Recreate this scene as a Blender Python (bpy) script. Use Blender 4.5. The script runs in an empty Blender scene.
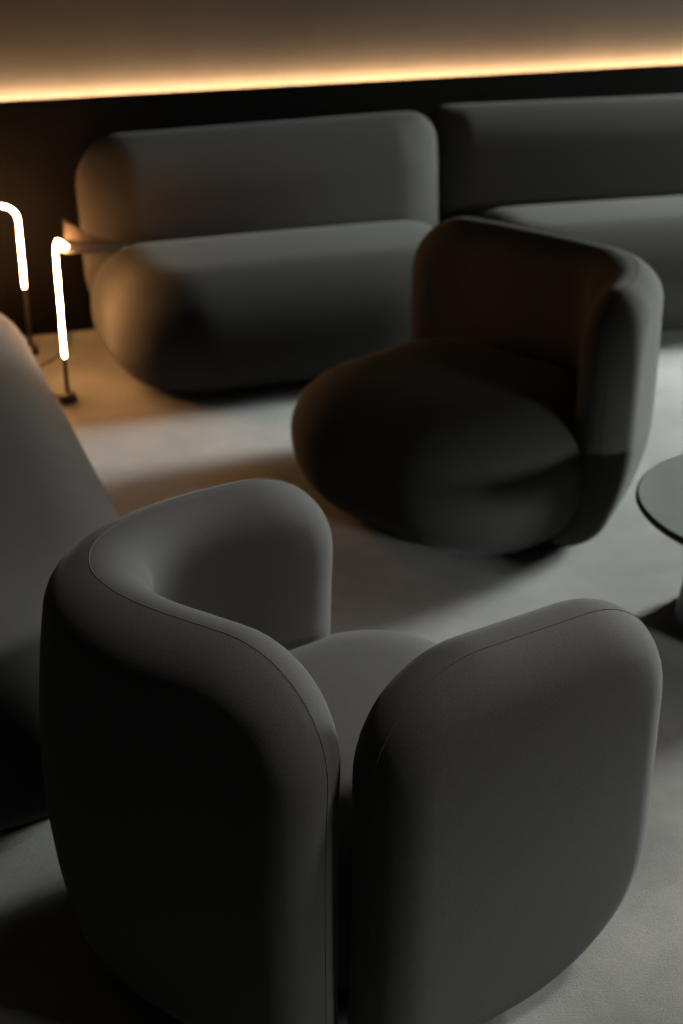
import bpy, math
from mathutils import Vector

C = bpy.context.scene.collection
SC = bpy.context.scene
R = math.radians

# ------------------------------------------------------------------ room frame
# the room is turned by ROOM about the camera: u runs along the back wall, v runs towards it
ROOM = R(20.2)
CU, SU = math.cos(ROOM), math.sin(ROOM)


def uv(u, v, z=0.0):
    return Vector((u * CU - v * SU, u * SU + v * CU, z))


# ------------------------------------------------------------------ materials
def new_mat(name):
    m = bpy.data.materials.new(name)
    m.use_nodes = True
    nt = m.node_tree
    return m, nt, nt.nodes['Principled BSDF']


def noise(nt, scale, detail=4, rough=0.6, vec=None, coord='Object'):
    tc = nt.nodes.new('ShaderNodeTexCoord')
    n = nt.nodes.new('ShaderNodeTexNoise')
    n.inputs['Scale'].default_value = scale
    n.inputs['Detail'].default_value = detail
    n.inputs['Roughness'].default_value = rough
    nt.links.new(tc.outputs[coord], n.inputs['Vector'])
    return n


def ramp(nt, src, c0, c1, p0=0.3, p1=0.7):
    r = nt.nodes.new('ShaderNodeValToRGB')
    r.color_ramp.elements[0].position = p0
    r.color_ramp.elements[1].position = p1
    r.color_ramp.elements[0].color = (*c0, 1)
    r.color_ramp.elements[1].color = (*c1, 1)
    nt.links.new(src, r.inputs['Fac'])
    return r


def bump(nt, src, bsdf, strength, dist):
    b = nt.nodes.new('ShaderNodeBump')
    b.inputs['Strength'].default_value = strength
    b.inputs['Distance'].default_value = dist
    nt.links.new(src, b.inputs['Height'])
    nt.links.new(b.outputs['Normal'], bsdf.inputs['Normal'])
    return b


def fabric(name, c0, c1):
    m, nt, b = new_mat(name)
    n = noise(nt, 420, 3, 0.7)
    r = ramp(nt, n.outputs['Fac'], c0, c1, 0.25, 0.75)
    nt.links.new(r.outputs['Color'], b.inputs['Base Color'])
    b.inputs['Roughness'].default_value = 0.92
    b.inputs['Specular IOR Level'].default_value = 0.12
    b.inputs['Sheen Weight'].default_value = 0.07
    b.inputs['Sheen Roughness'].default_value = 0.32
    b.inputs['Sheen Tint'].default_value = (0.96, 0.96, 0.93, 1)
    bump(nt, n.outputs['Fac'], b, 0.25, 0.002)
    return m


M = {}
M['fabric'] = fabric('charcoal wool', (0.0300, 0.0290, 0.0280), (0.0515, 0.0495, 0.0480))
M['seam'] = fabric('seam piping', (0.032, 0.032, 0.031), (0.050, 0.050, 0.048))

m, nt, b = new_mat('black plinth')
n = noise(nt, 60)
r = ramp(nt, n.outputs['Fac'], (0.010, 0.010, 0.010), (0.016, 0.016, 0.016))
nt.links.new(r.outputs['Color'], b.inputs['Base Color'])
b.inputs['Roughness'].default_value = 0.6
M['plinth'] = m

m, nt, b = new_mat('carpet')
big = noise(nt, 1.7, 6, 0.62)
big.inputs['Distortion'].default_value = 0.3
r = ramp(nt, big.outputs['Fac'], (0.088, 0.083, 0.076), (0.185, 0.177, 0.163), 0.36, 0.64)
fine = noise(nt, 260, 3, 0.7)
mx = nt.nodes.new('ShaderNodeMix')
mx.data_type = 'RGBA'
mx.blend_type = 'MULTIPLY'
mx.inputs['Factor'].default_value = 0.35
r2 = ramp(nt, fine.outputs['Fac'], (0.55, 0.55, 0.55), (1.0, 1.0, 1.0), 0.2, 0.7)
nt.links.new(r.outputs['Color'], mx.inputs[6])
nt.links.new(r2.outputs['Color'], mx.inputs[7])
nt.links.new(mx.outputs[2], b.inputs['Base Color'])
b.inputs['Roughness'].default_value = 0.9
b.inputs['Specular IOR Level'].default_value = 0.2
b.inputs['Sheen Weight'].default_value = 0.45
b.inputs['Sheen Roughness'].default_value = 0.4
bump(nt, fine.outputs['Fac'], b, 0.4, 0.004)
M['carpet'] = m


def plaster(name, c0, c1, rough=0.85, spec=0.12):
    m, nt, b = new_mat(name)
    n = noise(nt, 2.2, 6, 0.6)
    r = ramp(nt, n.outputs['Fac'], c0, c1)
    nt.links.new(r.outputs['Color'], b.inputs['Base Color'])
    b.inputs['Roughness'].default_value = rough
    b.inputs['Specular IOR Level'].default_value = spec
    f = noise(nt, 90, 3)
    bump(nt, f.outputs['Fac'], b, 0.08, 0.002)
    return m


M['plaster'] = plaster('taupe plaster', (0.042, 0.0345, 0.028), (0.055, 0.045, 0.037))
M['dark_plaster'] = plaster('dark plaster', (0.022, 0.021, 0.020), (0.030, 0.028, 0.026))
M['ceiling'] = plaster('grey ceiling plaster', (0.15, 0.145, 0.14), (0.18, 0.175, 0.165))
M['dado'] = plaster('black stained panel', (0.0035, 0.0032, 0.003), (0.0055, 0.005, 0.0045), 0.9, 0.02)

m, nt, b = new_mat('window frame')
n = noise(nt, 40)
r = ramp(nt, n.outputs['Fac'], (0.02, 0.02, 0.02), (0.03, 0.03, 0.03))
nt.links.new(r.outputs['Color'], b.inputs['Base Color'])
b.inputs['Roughness'].default_value = 0.4
M['frame'] = m

m = bpy.data.materials.new('window glass')
m.use_nodes = True
nt = m.node_tree
nt.nodes.clear()
out = nt.nodes.new('ShaderNodeOutputMaterial')
mix = nt.nodes.new('ShaderNodeMixShader')
tr = nt.nodes.new('ShaderNodeBsdfTransparent')
gl = nt.nodes.new('ShaderNodeBsdfGlossy')
gl.inputs['Roughness'].default_value = 0.02
tr.inputs['Color'].default_value = (0.93, 0.97, 0.96, 1)
lw = nt.nodes.new('ShaderNodeLayerWeight')
pw5 = nt.nodes.new('ShaderNodeMath')
pw5.operation = 'POWER'
pw5.inputs[1].default_value = 5
nt.links.new(lw.outputs['Facing'], pw5.inputs[0])
sch = nt.nodes.new('ShaderNodeMath')
sch.operation = 'MULTIPLY_ADD'
sch.inputs[1].default_value = 0.96
sch.inputs[2].default_value = 0.04
nt.links.new(pw5.outputs[0], sch.inputs[0])
nt.links.new(sch.outputs[0], mix.inputs[0])
nt.links.new(tr.outputs[0], mix.inputs[1])
nt.links.new(gl.outputs[0], mix.inputs[2])
nt.links.new(mix.outputs[0], out.inputs[0])
M['glass'] = m

m, nt, b = new_mat('bronze metal')
n = noise(nt, 30)
r = ramp(nt, n.outputs['Fac'], (0.030, 0.022, 0.017), (0.042, 0.031, 0.023))
nt.links.new(r.outputs['Color'], b.inputs['Base Color'])
b.inputs['Metallic'].default_value = 0.5
b.inputs['Roughness'].default_value = 0.42
M['bronze'] = m

m, nt, b = new_mat('black lacquer')
n = noise(nt, 9, 4)
r = ramp(nt, n.outputs['Fac'], (0.215, 0.232, 0.228), (0.245, 0.262, 0.258))
nt.links.new(r.outputs['Color'], b.inputs['Base Color'])
b.inputs['Roughness'].default_value = 0.28
b.inputs['Specular IOR Level'].default_value = 0.9
b.inputs['Coat Weight'].default_value = 0.6
b.inputs['Coat Roughness'].default_value = 0.22
M['lacquer'] = m


def emit(name, col, strength):
    m, nt, b = new_mat(name)
    n = noise(nt, 12, 2)
    r = ramp(nt, n.outputs['Fac'], tuple(c * 0.97 for c in col), col)
    b.inputs['Base Color'].default_value = (0.8, 0.8, 0.8, 1)
    nt.links.new(r.outputs['Color'], b.inputs['Emission Color'])
    b.inputs['Emission Strength'].default_value = strength
    return m


M['led'] = emit('warm strip light', (1.0, 0.66, 0.36), 140.0)
M['tube'] = emit('warm tube light', (1.0, 0.48, 0.17), 290.0)

# ------------------------------------------------------------------ object helpers
def link(name, verts, faces, mat, parent=None, smooth=True):
    me = bpy.data.meshes.new(name)
    me.from_pydata([tuple(v) for v in verts], [], faces)
    me.validate()
    me.update()
    if smooth:
        for p in me.polygons:
            p.use_smooth = True
    o = bpy.data.objects.new(name, me)
    C.objects.link(o)
    me.materials.append(mat)
    if parent is not None:
        o.parent = parent
        o.matrix_parent_inverse = parent_world(parent).inverted()
    return o


def parent_world(p):
    from mathutils import Matrix
    m = Matrix.LocRotScale(p.location, p.rotation_euler, p.scale)
    return m


def thing(name, label, cat, loc, rotz=0.0, group=None):
    o = bpy.data.objects.new(name, None)
    o.empty_display_size = 0.1
    C.objects.link(o)
    o.location = loc
    o.rotation_euler = (0, 0, rotz)
    o['label'] = label
    o['category'] = cat
    if group:
        o['group'] = group
    return o


def struct(o):
    o['kind'] = 'structure'
    return o


def boxes(name, lst, mat, parent=None, frame=uv):
    """axis boxes in the room frame: (u0,u1,v0,v1,z0,z1)"""
    V, F = [], []
    for (u0, u1, v0, v1, z0, z1) in lst:
        k = len(V)
        for z in (z0, z1):
            for (u, v) in ((u0, v0), (u1, v0), (u1, v1), (u0, v1)):
                V.append(frame(u, v, z))
        F += [(k, k + 3, k + 2, k + 1), (k + 4, k + 5, k + 6, k + 7)]
        for i in range(4):
            j = (i + 1) % 4
            F.append((k + i, k + j, k + 4 + j, k + 4 + i))
    return link(name, V, F, mat, parent, smooth=False)


# ------------------------------------------------------------------ cushion maths
def squircle(a, b, A, B, RR):
    """square grid point (a,b) -> point of the rounded rectangle; RR = radii (sx<0,sy<0),(+,-),(+,+),(-,+)"""
    r = RR[(2 if b >= 0 else 1) if a >= 0 else (3 if b >= 0 else 0)]
    ca, cb = A - r, B - r
    x, y = (abs(a) - ca) / r, (abs(b) - cb) / r
    if x > 0 and y > 0:
        x, y = x * math.sqrt(max(0, 1 - y * y / 2)), y * math.sqrt(max(0, 1 - x * x / 2))
        return math.copysign(ca + x * r, a), math.copysign(cb + y * r, b)
    return a, b


def inset(a, b, A, B, RR):
    """distance of (a,b) inside the rounded rectangle's outline"""
    r = RR[(2 if b >= 0 else 1) if a >= 0 else (3 if b >= 0 else 0)]
    qx, qy = abs(a) - (A - r), abs(b) - (B - r)
    return -(min(max(qx, qy), 0) + math.hypot(max(qx, 0), max(qy, 0)) - r)


def spacing(A, e, n_edge, step):
    e = min(e, A * 0.98)
    pos = [-A + e * (1 - math.cos(math.pi / 2 * i / n_edge)) for i in range(n_edge + 1)]
    n = max(1, int(round(2 * (A - e) / step)))
    mid = [-(A - e) + 2 * (A - e) * i / n for i in range(1, n)]
    return pos + mid + [-p for p in reversed(pos)]


def cushion(name, A, B, RR, e, t_front, t_back, pw, crown, place, mat, parent, step=0.035, n_edge=12, soft=False):
    """a padded slab: rounded-rectangle outline, faces at +t_front / -t_back, edge rounded over e.
    place(a, b, w) puts outline coordinates and height w into the world."""
    xs, ys = spacing(A, e, n_edge, step), spacing(B, e, n_edge, step)
    nx, ny = len(xs), len(ys)
    V, top, bot = [], {}, {}
    for j, yy in enumerate(ys):
        for i, xx in enumerate(xs):
            a, b = squircle(xx, yy, A, B, RR)
            edge = i in (0, nx - 1) or j in (0, ny - 1)
            d = 0 if edge else max(0.0, inset(a, b, A, B, RR))
            k = 1 - min(1, d / e)
            if soft and not edge:
                k = 1 - min(1, (A - abs(xx)) / e) * min(1, (B - abs(yy)) / e)
            h = max(0.0, 1 - k ** pw) ** (1 / pw)
            cr = crown * (1 - (a / A) ** 2) * (1 - (b / B) ** 2) * (1 - k)
            top[i, j] = len(V)
            V.append(place(a, b, t_front * h + cr))
            if edge:
                bot[i, j] = top[i, j]
            else:
                bot[i, j] = len(V)
                V.append(place(a, b, -t_back * h - cr))
    F = []
    for j in range(ny - 1):
        for i in range(nx - 1):
            F.append((top[i, j], top[i + 1, j], top[i + 1, j + 1], top[i, j + 1]))
            f = [bot[i, j], bot[i, j + 1], bot[i + 1, j + 1], bot[i + 1, j]]
            g = []
            for q in f:
                if q not in g:
                    g.append(q)
            if len(g) > 2:
                F.append(tuple(g))
    return link(name, V, F, mat, parent)


def tube_mesh(name, pts, rad, mat, parent, n=10, closed=False):
    V, F = [], []
    N = len(pts)
    up = Vector((0, 0, 1))
    prev = None
    for i, p in enumerate(pts):
        p = Vector(p)
        if closed:
            t = (Vector(pts[(i + 1) % N]) - Vector(pts[i - 1])).normalized()
        else:
            t = (Vector(pts[min(i + 1, N - 1)]) - Vector(pts[max(i - 1, 0)])).normalized()
        if prev is None:
            a = t.orthogonal().normalized()
        else:
            a = (prev - t * prev.dot(t)).normalized()
        prev = a
        bb = t.cross(a)
        r = rad[i] if isinstance(rad, (list, tuple)) else rad
        for k in range(n):
            th = 2 * math.pi * k / n
            V.append(p + (a * math.cos(th) + bb * math.sin(th)) * r)
    last = N if closed else N - 1
    for i in range(last):
        j = (i + 1) % N
        for k in range(n):
            l = (k + 1) % n
            F.append((i * n + k, i * n + l, j * n + l, j * n + k))
    if not closed:
        F.append(tuple(reversed(range(n))))
        F.append(tuple((N - 1) * n + k for k in range(n)))
    return link(name, V, F, mat, parent)


def lathe(name, prof, mat, parent, centre, n=48):
    V, F = [], []
    for (r, z) in prof:
        for k in range(n):
            th = 2 * math.pi * k / n
            V.append(Vector((centre[0] + r * math.cos(th), centre[1] + r * math.sin(th), centre[2] + z)))
    for i in range(len(prof) - 1):
        for k in range(n):
            l = (k + 1) % n
            F.append((i * n + k, i * n + l, (i + 1) * n + l, (i + 1) * n + k))
    F.append(tuple(reversed(range(n))))
    F.append(tuple((len(prof) - 1) * n + k for k in range(n)))
    o = link(name, V, F, mat, parent)
    for p in o.data.polygons:
        if len(p.vertices) > 4 or abs(p.normal.z) > .95:
            p.use_smooth = False
    return o


class Path:
    """smooth plan curve through points, by arc length"""

    def __init__(self, pts, n=40):
        P = [Vector((p[0], p[1])) for p in pts]
        P = [P[0] * 2 - P[1]] + P + [P[-1] * 2 - P[-2]]
        s = []
        for i in range(1, len(P) - 2):
            p0, p1, p2, p3 = P[i - 1:i + 3]
            # centripetal Catmull-Rom
            t0 = 0
            t1 = t0 + max(1e-6, (p1 - p0).length ** .5)
            t2 = t1 + max(1e-6, (p2 - p1).length ** .5)
            t3 = t2 + max(1e-6, (p3 - p2).length ** .5)
            for k in range(n):
                t = t1 + (t2 - t1) * k / n
                a1 = p0 * ((t1 - t) / (t1 - t0)) + p1 * ((t - t0) / (t1 - t0))
                a2 = p1 * ((t2 - t) / (t2 - t1)) + p2 * ((t - t1) / (t2 - t1))
                a3 = p2 * ((t3 - t) / (t3 - t2)) + p3 * ((t - t2) / (t3 - t2))
                b1 = a1 * ((t2 - t) / (t2 - t0)) + a2 * ((t - t0) / (t2 - t0))
                b2 = a2 * ((t3 - t) / (t3 - t1)) + a3 * ((t - t1) / (t3 - t1))
                s.append(b1 * ((t2 - t) / (t2 - t1)) + b2 * ((t - t1) / (t2 - t1)))
        s.append(P[-2].copy())
        # a little smoothing of the sampled curve
        for _ in range(60):
            s = [s[0]] + [s[i] * .5 + (s[i - 1] + s[i + 1]) * .25 for i in range(1, len(s) - 1)] + [s[-1]]
        self.s = s
        self.L = [0]
        for i in range(1, len(s)):
            self.L.append(self.L[-1] + (s[i] - s[i - 1]).length)
        self.len = self.L[-1]

    def at(self, d):
        import bisect
        d = min(max(d, 0), self.len)
        i = min(max(bisect.bisect_right(self.L, d) - 1, 0), len(self.s) - 2)
        f = (d - self.L[i]) / max(1e-9, self.L[i + 1] - self.L[i])
        return self.s[i].lerp(self.s[i + 1], f)

    def frame(self, d):
        h = 0.02
        p = self.at(d)
        t = (self.at(min(d + h, self.len)) - self.at(max(d - h, 0))).normalized()
        return p, t, Vector((-t.y, t.x))


def wrap_panel(name, pts, z0, z1, RR, thick, tuck, parent, side=1, e=None, seam_at=0.12, seam=True, barrel=0.0, fill=None, lean=0.0, tuck_h=0.34, pw=2.0, frame=None, crown=0.006, soft=False):
    """upholstered panel standing along a plan curve. side=+1: the outer face lies on the curve's left.
    tuck draws the foot of the panel inwards, lean pushes its top outwards."""
    P = Path(pts)
    A, B = P.len / 2, (z1 - z0) / 2
    t = thick / 2
    e = e or t

    def place(a, b, w):
        p, tt, nn = P.frame(a + A)
        z = b + (z0 + z1) / 2
        off = w * side
        if w < 0 and fill:
            off *= 1 + fill[1] * math.exp(-((a + A - fill[0] * P.len) / fill[2]) ** 2)
        q = max(0.0, (tuck_h - z) / tuck_h)
        fr = (a + A) / P.len
        off -= side * (tuck[0] + (tuck[1] - tuck[0]) * fr) * q ** 2
        off -= side * barrel * ((z - 0.36) / 0.36) ** 2 if z > 0.36 else 0
        off += side * lean * max(0, z - 0.3)
        x = p + nn * off
        if frame:
            return frame(x.x, x.y, z)
        return Vector((x.x, x.y, z))

    o = cushion(name, A, B, RR, e, t, t, pw, crown, place, M['fabric'], parent, step=0.03, soft=soft)
    if seam:
        for sg in (1,):
            ins = e * (1 - math.sqrt(1 - seam_at ** 2))
            pts3 = []
            Ai, Bi = A - ins, B - ins
            Ri = [max(0.02, r - ins) for r in RR]
            n = 26
            quad = [(1, 1, 2), (-1, 1, 3), (-1, -1, 0), (1, -1, 1)]
            loop = []
            for (sx, sy, qi) in quad:
                r = Ri[qi]
                a0 = {(1, 1): 0, (-1, 1): 90, (-1, -1): 180, (1, -1): 270}[(sx, sy)]
                for k in range(n + 1):
                    th = R(a0 + 90 * k / n)
                    loop.append((sx * (Ai - r) + r * math.cos(th), sy * (Bi - r) + r * math.sin(th)))
            dense = []
            for i in range(len(loop)):
                p, q = loop[i], loop[(i + 1) % len(loop)]
                m_ = max(1, int(math.dist(p, q) / 0.02))
                for k in range(m_):
                    dense.append((p[0] + (q[0] - p[0]) * k / m_, p[1] + (q[1] - p[1]) * k / m_))
            for (a, b) in dense:
                pts3.append(place(a, b, t * seam_at))
            tube_mesh('piping', pts3, 0.0010, M['seam'], o, n=6, closed=True)
    return o


def chair_frame(o, rot):
    c, s = math.cos(rot), math.sin(rot)

    def f(x, y, z):
        return Vector((o[0] + x * c - y * s, o[1] + x * s + y * c, z))
    return f


# ------------------------------------------------------------------ the setting
U0, U1, V0, V1, ZC = -2.2, 9.0, -1.0, 5.56, 3.7
VD = 5.50           # face of the low black panel behind the sofas
ZL = 0.904          # its top edge
T = 0.18
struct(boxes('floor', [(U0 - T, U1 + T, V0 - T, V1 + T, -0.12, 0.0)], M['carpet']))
struct(boxes('ceiling', [(U0 - T, U1 + T, V0 - T, V1 + T, ZC, ZC + 0.12)], M['ceiling']))
struct(boxes('wall_back', [(U0 - T, U1 + T, V1, V1 + T, 0, ZC)], M['plaster']))
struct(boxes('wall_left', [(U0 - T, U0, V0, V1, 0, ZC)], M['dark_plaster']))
# windows: a large one in the right wall beside the back wall, a small unseen one behind the camera, placed to light the near armrest
WINS = [('right', 4.05, 5.45, 0.5, 3.5), ('front', 3.1, 4.1, 0.45, 0.9)]


def wall_with_window(name, a0, a1, win, to_box):
    _, a, b_, z0, z1 = win
    struct(boxes(name, [to_box(*q) for q in ((a0, a, 0, T, 0, ZC), (a, b_, 0, T, 0, z0), (a, b_, 0, T, z1, ZC),
                                             (b_, a1, 0, T, 0, ZC))], M['dark_plaster']))


def in_right(a0, a1, d0, d1, z0, z1):
    return (U1 + d0, U1 + d1, a0, a1, z0, z1)


def in_front(a0, a1, d0, d1, z0, z1):
    return (a0, a1, V0 - d1, V0 - d0, z0, z1)


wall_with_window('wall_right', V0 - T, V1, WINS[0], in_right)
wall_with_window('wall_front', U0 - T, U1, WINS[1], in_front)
for i, (wall, a, b_, z0, z1) in enumerate(WINS):
    tb = in_right if wall == 'right' else in_front
    w = 0.05
    mid = (a + b_) / 2
    fr = struct(boxes('window_%d' % (i + 1), [tb(*q) for q in (
        (a, a + w, .04, .12, z0, z1), (b_ - w, b_, .04, .12, z0, z1), (a + w, b_ - w, .04, .12, z0, z0 + w),
        (a + w, b_ - w, .04, .12, z1 - w, z1), (mid - .02, mid + .02, .05, .11, z0 + w, z1 - w))], M['frame']))
    boxes('pane', [tb(a + w, mid - .02, .075, .083, z0 + w, z1 - w),
                   tb(mid + .02, b_ - w, .075, .083, z0 + w, z1 - w)], M['glass'], fr)

# low black panel with a ledge groove that hides the strip light
struct(boxes('trim_1', [(U0, U1, VD, VD + .012, 0, ZL), (U0, U1, VD + .012, V1, 0, ZL - .022)], M['dado']))
led = boxes('light_strip', [(U0 + .05, U1 - .05, VD + .018, VD + .034, ZL - .022, ZL - .004)], M['led'])
led['label'] = 'long glowing warm strip light along the top of the black wall panel'
led['category'] = 'strip light'

# ------------------------------------------------------------------ sofas
def sofa(label, origin, rot, w_seat, d_seat, back, group, seat_h=0.455, back_h=0.81, front_r=0.3, back_r=(0.22, 0.22, 0.13, 0.17), back_e=0.19, back_off=0.04, slope=0.0):
    """local frame: x along the sofa, y towards its back; origin at the seat's front left foot"""
    f = chair_frame(origin, rot)
    t = thing('sofa', label, 'sofa', f(w_seat / 2, d_seat / 2, 0), rot, group)
    A, B = w_seat / 2, d_seat / 2
    zc = 0.225
    RR = [front_r, front_r, 0.22, 0.22]

    def pl(a, b, w):
        return f(a + A, b + B, zc + w)
    cushion('seat', A, B, RR, 0.215, seat_h - zc - 0.012, zc - 0.015, 2.15, 0.012, pl, M['fabric'], t, step=0.05)
    x0, x1 = back
    yb = d_seat + back_off
    pts = [(x0 + (x1 - x0) * k / 6, yb - 0.025 * math.sin(math.pi * k / 6) * 0) for k in range(7)]
    wrap_panel('backrest', pts, 0.06, back_h, list(back_r), 0.23, (0.05, 0.05), t, side=1, e=back_e,
               lean=0.10, pw=2.0, crown=0.03, soft=True,
               frame=lambda x, y, z: f(x, y, z - slope * z * (1 - x / w_seat)))
    # recessed plinth
    V, F = [], []
    prof = []
    pa, pb = A - 0.16, B - 0.12

    def pl2(a, b, w):
        return f(a + A, b + B + 0.03, 0.045 + w)
    cushion('base', pa, pb, [0.16] * 4, 0.01, 0.045, 0.045, 2.0, 0.0, pl2, M['plinth'], t, step=0.1, n_edge=4)
    return t


GS = 'dark grey sofas around the room'
o1 = uv(0.875, 4.44)
sofa('charcoal rounded sofa against the black wall panel, its end warmly lit by the tube lamps',
     (o1.x, o1.y), ROOM, 1.46, 0.79, (0.03, 1.482), None, back_r=(0.24, 0.18, 0.12, 0.18), slope=0.025)
o2 = uv(2.325, 4.60)
sofa('charcoal rounded sofa directly behind the dark open armchair, cut off by the photo edge',
     (o2.x, o2.y), ROOM - R(5.5), 1.80, 0.72, (-0.03, 1.75), None, back_r=(0.12, 0.2, 0.17, 0.07), back_e=0.13)
o3 = uv(0.575, 2.21)
sofa('long grey sofa with broad flat seat, behind the split-back armchair and before the lamps',
     (o3.x, o3.y), ROOM + R(90), 2.68, 0.95, (0.02, 2.66), None, front_r=0.43, back_off=0.0)

# ------------------------------------------------------------------ armchairs
def chair_seat(t, f, x0, x1, y0, y1, RR, zt=0.43, e=0.19, zb=0.03):
    A, B = (x1 - x0) / 2, (y1 - y0) / 2
    zc = 0.235

    def pl(a, b, w):
        return f(a + (x0 + x1) / 2, b + (y0 + y1) / 2, zc + w)
    cushion('seat', A, B, RR, e, zt - zc - 0.02, zc - zb, 2.1, 0.02, pl, M['fabric'], t, step=0.035)

    def pl2(a, b, w):
        return f(a + (x0 + x1) / 2 - 0.02, b + (y0 + y1) / 2, 0.04 + w)
    cushion('base', A - 0.15, B - 0.13, [0.14] * 4, 0.01, 0.04, 0.04, 2.0, 0.0, pl2, M['plinth'], t, step=0.1, n_edge=4)


# near chair, seen from behind
oF, rF = (0.003, 2.022), R(35.2)
fF = chair_frame(oF, rF)
cF = thing('armchair', 'grey upholstered armchair in front, seen from behind, its back split by a gap',
           'armchair', (oF[0], oF[1], 0), rF)
wrap_panel('backrest', [(.185, .32), (.05, .335), (-.10, .345), (-.22, .325), (-.325, .27), (-.382, .17), (-.38, .05),
                        (-.325, -.10), (-.238, -.303)],
           0.0, 0.743, [0.2, 0.085, 0.19, 0.17], 0.15, (0.10, 0.0), cF, barrel=0.03, fill=(0.52, 0.25, 0.12), side=-1, frame=fF, seam_at=0.15)
wrap_panel('armrest', [(-.20, -.325), (0, -.335), (.2, -.345), (.346, -.345)],
           0.0, 0.737, [0.085, 0.27, 0.17, 0.19], 0.15, (0.02, 0.06), cF, side=-1, frame=fF, seam_at=0.27)
chair_seat(cF, fF, -.30, .405, -.31, .37, [0.25, 0.3, 0.26, 0.25], zt=0.44)

# far chair, open side towards the camera
oB = uv(1.66, 3.55)
wB = chair_frame((0, 0), 0)
rB = ROOM + R(205)
cB = thing('armchair', 'dark armchair with low open front, standing beside the round black table',
           'armchair', (oB.x, oB.y, 0), rB)
wrap_panel('backrest', [(.665, 3.42), (.725, 3.56), (.78, 3.70), (.80, 3.83), (.77, 3.96), (.68, 4.07), (.56, 4.19), (.42, 4.32), (.235, 4.44)],
           0.0, 0.725, [0.10, 0.2, 0.19, 0.17], 0.16, (0.10, 0.10), cB, fill=(0.36, 0.25, 0.12), side=-1, frame=wB)
fB = chair_frame((oB.x, oB.y), rB)
chair_seat(cB, fB, -.33, .49, -.38, .55, [0.28, 0.33, 0.33, 0.28], zt=0.42, e=0.205, zb=0.012)

# ------------------------------------------------------------------ coffee table
tc = (1.07, 3.09)
ct = thing('coffee_table', 'low round black table with glossy top, at the edge of the photo', 'table', (tc[0], tc[1], 0))
ZT = 0.335
lathe('tabletop', [(.345, ZT - .020), (.354, ZT - .018), (.36, ZT - .012), (.36, ZT - .006), (.358, ZT - .002), (.355, ZT)],
      M['plinth'], ct, (tc[0], tc[1], 0), n=96)
sf = lathe('surface', [(.3535, ZT), (.3535, ZT + .0012)], M['lacquer'], ct, (tc[0], tc[1], 0), n=96)
sf['label'] = 'grey satin surface'
lathe('pedestal', [(.232, 0), (.236, .004), (.236, .012), (.222, .10), (.208, .22), (.2, ZT - .02)],
      M['plinth'], ct, (tc[0], tc[1], 0), n=64)

# ------------------------------------------------------------------ tube lamps
def lamp(label, base, direction, z_top, z_tube, reach, shade, bend=0.055):
    bx, by = base
    d = Vector((direction[0], direction[1], 0)).normalized()
    t = thing('floor_lamp', label, 'lamp', (bx, by, 0))
    lathe('base', [(.026, 0), (.030, .003), (.030, .030), (.027, .034), (.010, .036)], M['bronze'], t, (bx, by, 0), n=32)
    tube_mesh('stem', [(bx, by, .03), (bx, by, z_tube * .5), (bx, by, z_tube)], .0075, M['bronze'], t, n=14)
    rr = bend
    pts = [Vector((bx, by, z_tube - .002)), Vector((bx, by, z_tube + .004))]
    n = 14
    for k in range(1, n):
        pts.append(Vector((bx, by, z_tube + (z_top - rr - z_tube) * k / n)))
    for k in range(13):
        th = math.pi / 2 * k / 12
        pts.append(Vector((bx, by, z_top - rr)) + d * (rr - rr * math.cos(th)) + Vector((0, 0, rr * math.sin(th))))
    for k in range(1, 7):
        pts.append(Vector((bx, by, z_top)) + d * (rr + (reach - rr) * k / 6))
    pts.append(pts[-1] + d * .004)
    rad = [.003] + [.005] * (len(pts) - 2) + [.003]
    tube_mesh('light_tube', pts, rad, M['tube'], t, n=16)
    if shade:
        # scooped bronze plate above the bent end of the tube: upright at one side, flat at the other
        right = Vector((math.cos(R(2)), math.sin(R(2)), 0))
        fwd = Vector((right.y, -right.x, 0))
        o = Vector((bx, by, z_top - .022)) + d * .07 + right * .062
        V, F = [], []
        n_s, m_s = 28, 14
        for side in (0, 1):
            for k in range(n_s + 1):
                q = k / n_s
                x = -.062 + .208 * q
                up = .004 + .078 * max(0, 1 - q / .66) ** 1.5
                hw = .072 * (1 - .6 * max(0, (q - .5) / .5) ** 2)
                for a in range(m_s + 1):
                    r_ = a / m_s
                    if r_ < .55:
                        yy, zz = hw - 2 * hw * r_ / .55, .003 * (1 - r_ / .55)
                    else:
                        w = (r_ - .55) / .45
                        yy, zz = -hw - .012 * math.sin(w * 1.4), up * w
                    V.append(o + right * x + fwd * (yy - .004 * side) + Vector((0, 0, zz + .004 * (1 - side))))
        cols, base2 = m_s + 1, (n_s + 1) * (m_s + 1)
        for k in range(n_s):
            for a in range(m_s):
                p = k * cols + a
                F.append((p, p + cols, p + cols + 1, p + 1))
                F.append((base2 + p, base2 + p + 1, base2 + p + cols + 1, base2 + p + cols))
        rim = [k * cols for k in range(n_s + 1)] + [n_s * cols + a for a in range(1, cols)] + \
              [k * cols + m_s for k in range(n_s - 1, -1, -1)] + [a for a in range(m_s - 1, 0, -1)]
        for k in range(len(rim)):
            p, q = rim[k], rim[(k + 1) % len(rim)]
            F.append((p, base2 + p, base2 + q, q))
        sh = link('lamp_shade', V, F, M['bronze'], t)
    return t


p1 = uv(0.715, 4.705)
l1 = lamp('glowing bent tube lamp with bronze plate on top, beside the sofa against the wall', (p1.x, p1.y), (.06, -.115),  .580, .165, .135, True)
p2 = uv(0.675, 5.27)
l2 = lamp('glowing bent tube lamp nearest the black wall panel, rising behind the long sofa', (p2.x, p2.y), (-1, -.36), .572, .262, .18, False, 0.06)
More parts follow.
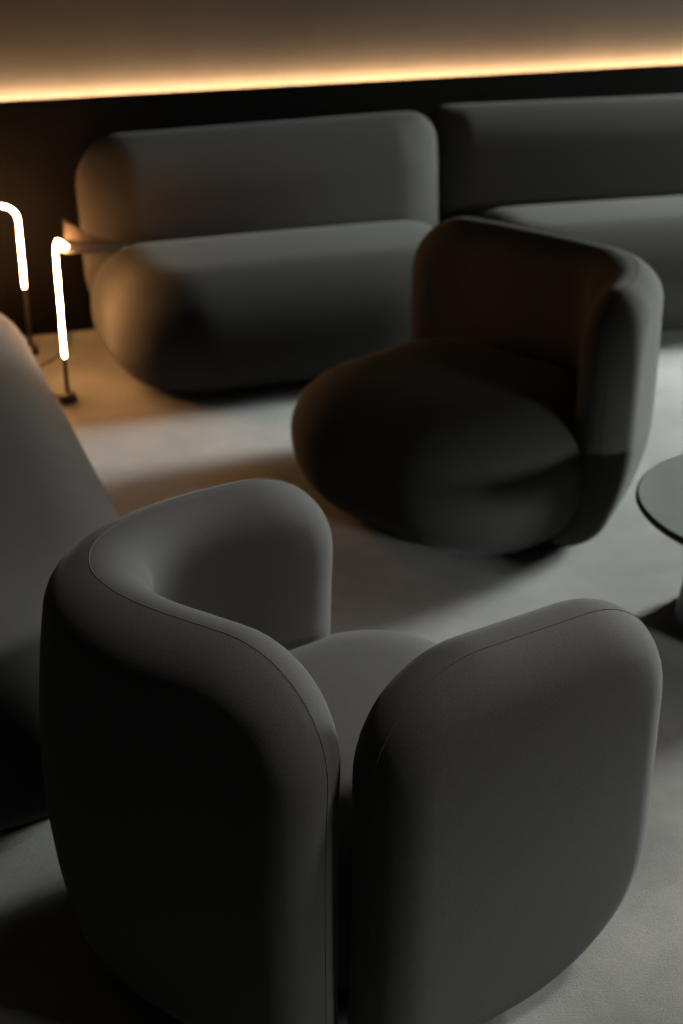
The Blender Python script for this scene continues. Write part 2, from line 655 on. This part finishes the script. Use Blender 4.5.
# flex of the first lamp
cord = [uv(.712, 4.735, .005), uv(.66, 4.80, .005), uv(.60, 4.88, .005), uv(.60, 4.98, .005), uv(.66, 5.08, .005), uv(.74, 5.16, .005),
        uv(.80, 5.25, .005), uv(.84, 5.35, .005), uv(.86, 5.47, .005)]
cp = Path([(c.x, c.y) for c in cord], 10)
tube_mesh('cord', [(*cp.at(cp.len * k / 60), .006) for k in range(61)], .004, M['plinth'], l1, n=8)

# ------------------------------------------------------------------ daylight
W = bpy.data.worlds.new('World')
SC.world = W
W.use_nodes = True
nt = W.node_tree
bg = nt.nodes['Background']
tcw = nt.nodes.new('ShaderNodeTexCoord')
sep = nt.nodes.new('ShaderNodeSeparateXYZ')
nt.links.new(tcw.outputs['Generated'], sep.inputs[0])
rp = nt.nodes.new('ShaderNodeValToRGB')
rp.color_ramp.elements[0].position = 0.0
rp.color_ramp.elements[0].color = (.06, .06, .055, 1)
rp.color_ramp.elements[1].position = 0.12
rp.color_ramp.elements[1].color = (.972, .962, .952, 1)
nt.links.new(sep.outputs['Z'], rp.inputs['Fac'])
nt.links.new(rp.outputs['Color'], bg.inputs['Color'])
bg.inputs['Strength'].default_value = 222

for wall, a, b_, z0, z1 in WINS:
    ld = bpy.data.lights.new('window_daylight', 'AREA')
    ld.shape = 'RECTANGLE'
    ld.size, ld.size_y = b_ - a, z1 - z0
    ld.cycles.is_portal = True
    lo = bpy.data.objects.new('window_daylight', ld)
    C.objects.link(lo)
    mid = (a + b_) / 2
    lo.location = uv(U1 + .16, mid, (z0 + z1) / 2) if wall == 'right' else uv(mid, V0 - .16, (z0 + z1) / 2)
    into = uv(-1, 0, 0) if wall == 'right' else uv(0, 1, 0)
    lo.rotation_euler = into.to_track_quat('-Z', 'Y').to_euler()

# added spot without a fixture, brightens the front armchair
sl = bpy.data.lights.new('added_fill_spot', 'SPOT')
sl.energy = 500
sl.color = (1.0, 0.96, 0.92)
sl.spot_size = R(35)
sl.spot_blend = 1.0
sl.shadow_soft_size = 0.22
so = bpy.data.objects.new('added_fill_spot', sl)
C.objects.link(so)
so.location = uv(2.4, 0.9, 3.5)
so.rotation_euler = (uv(.74, 1.88, .5) - so.location).to_track_quat('-Z', 'Y').to_euler()

# ------------------------------------------------------------------ camera
cd = bpy.data.cameras.new('camera')
cam = bpy.data.objects.new('camera', cd)
C.objects.link(cam)
cam.location = (0, 0, 1.75)
cam.rotation_euler = (R(65), 0, 0)
cd.sensor_fit = 'VERTICAL'
cd.sensor_height = 36.0
cd.lens = 36.0 * 1422 / 1024
cd.dof.use_dof = True
cd.dof.focus_distance = 2.05
cd.dof.aperture_fstop = 3.6
cd.clip_start = 0.05
SC.camera = cam

SC.view_settings.view_transform = 'Standard'
SC.view_settings.look = 'None'
SC.view_settings.gamma = 1
SC.view_settings.use_curve_mapping = False
SC.view_settings.exposure = 0.0
SC.cycles.use_denoising = True
SC.cycles.max_bounces = 8
SC.cycles.sample_clamp_indirect = 4.0
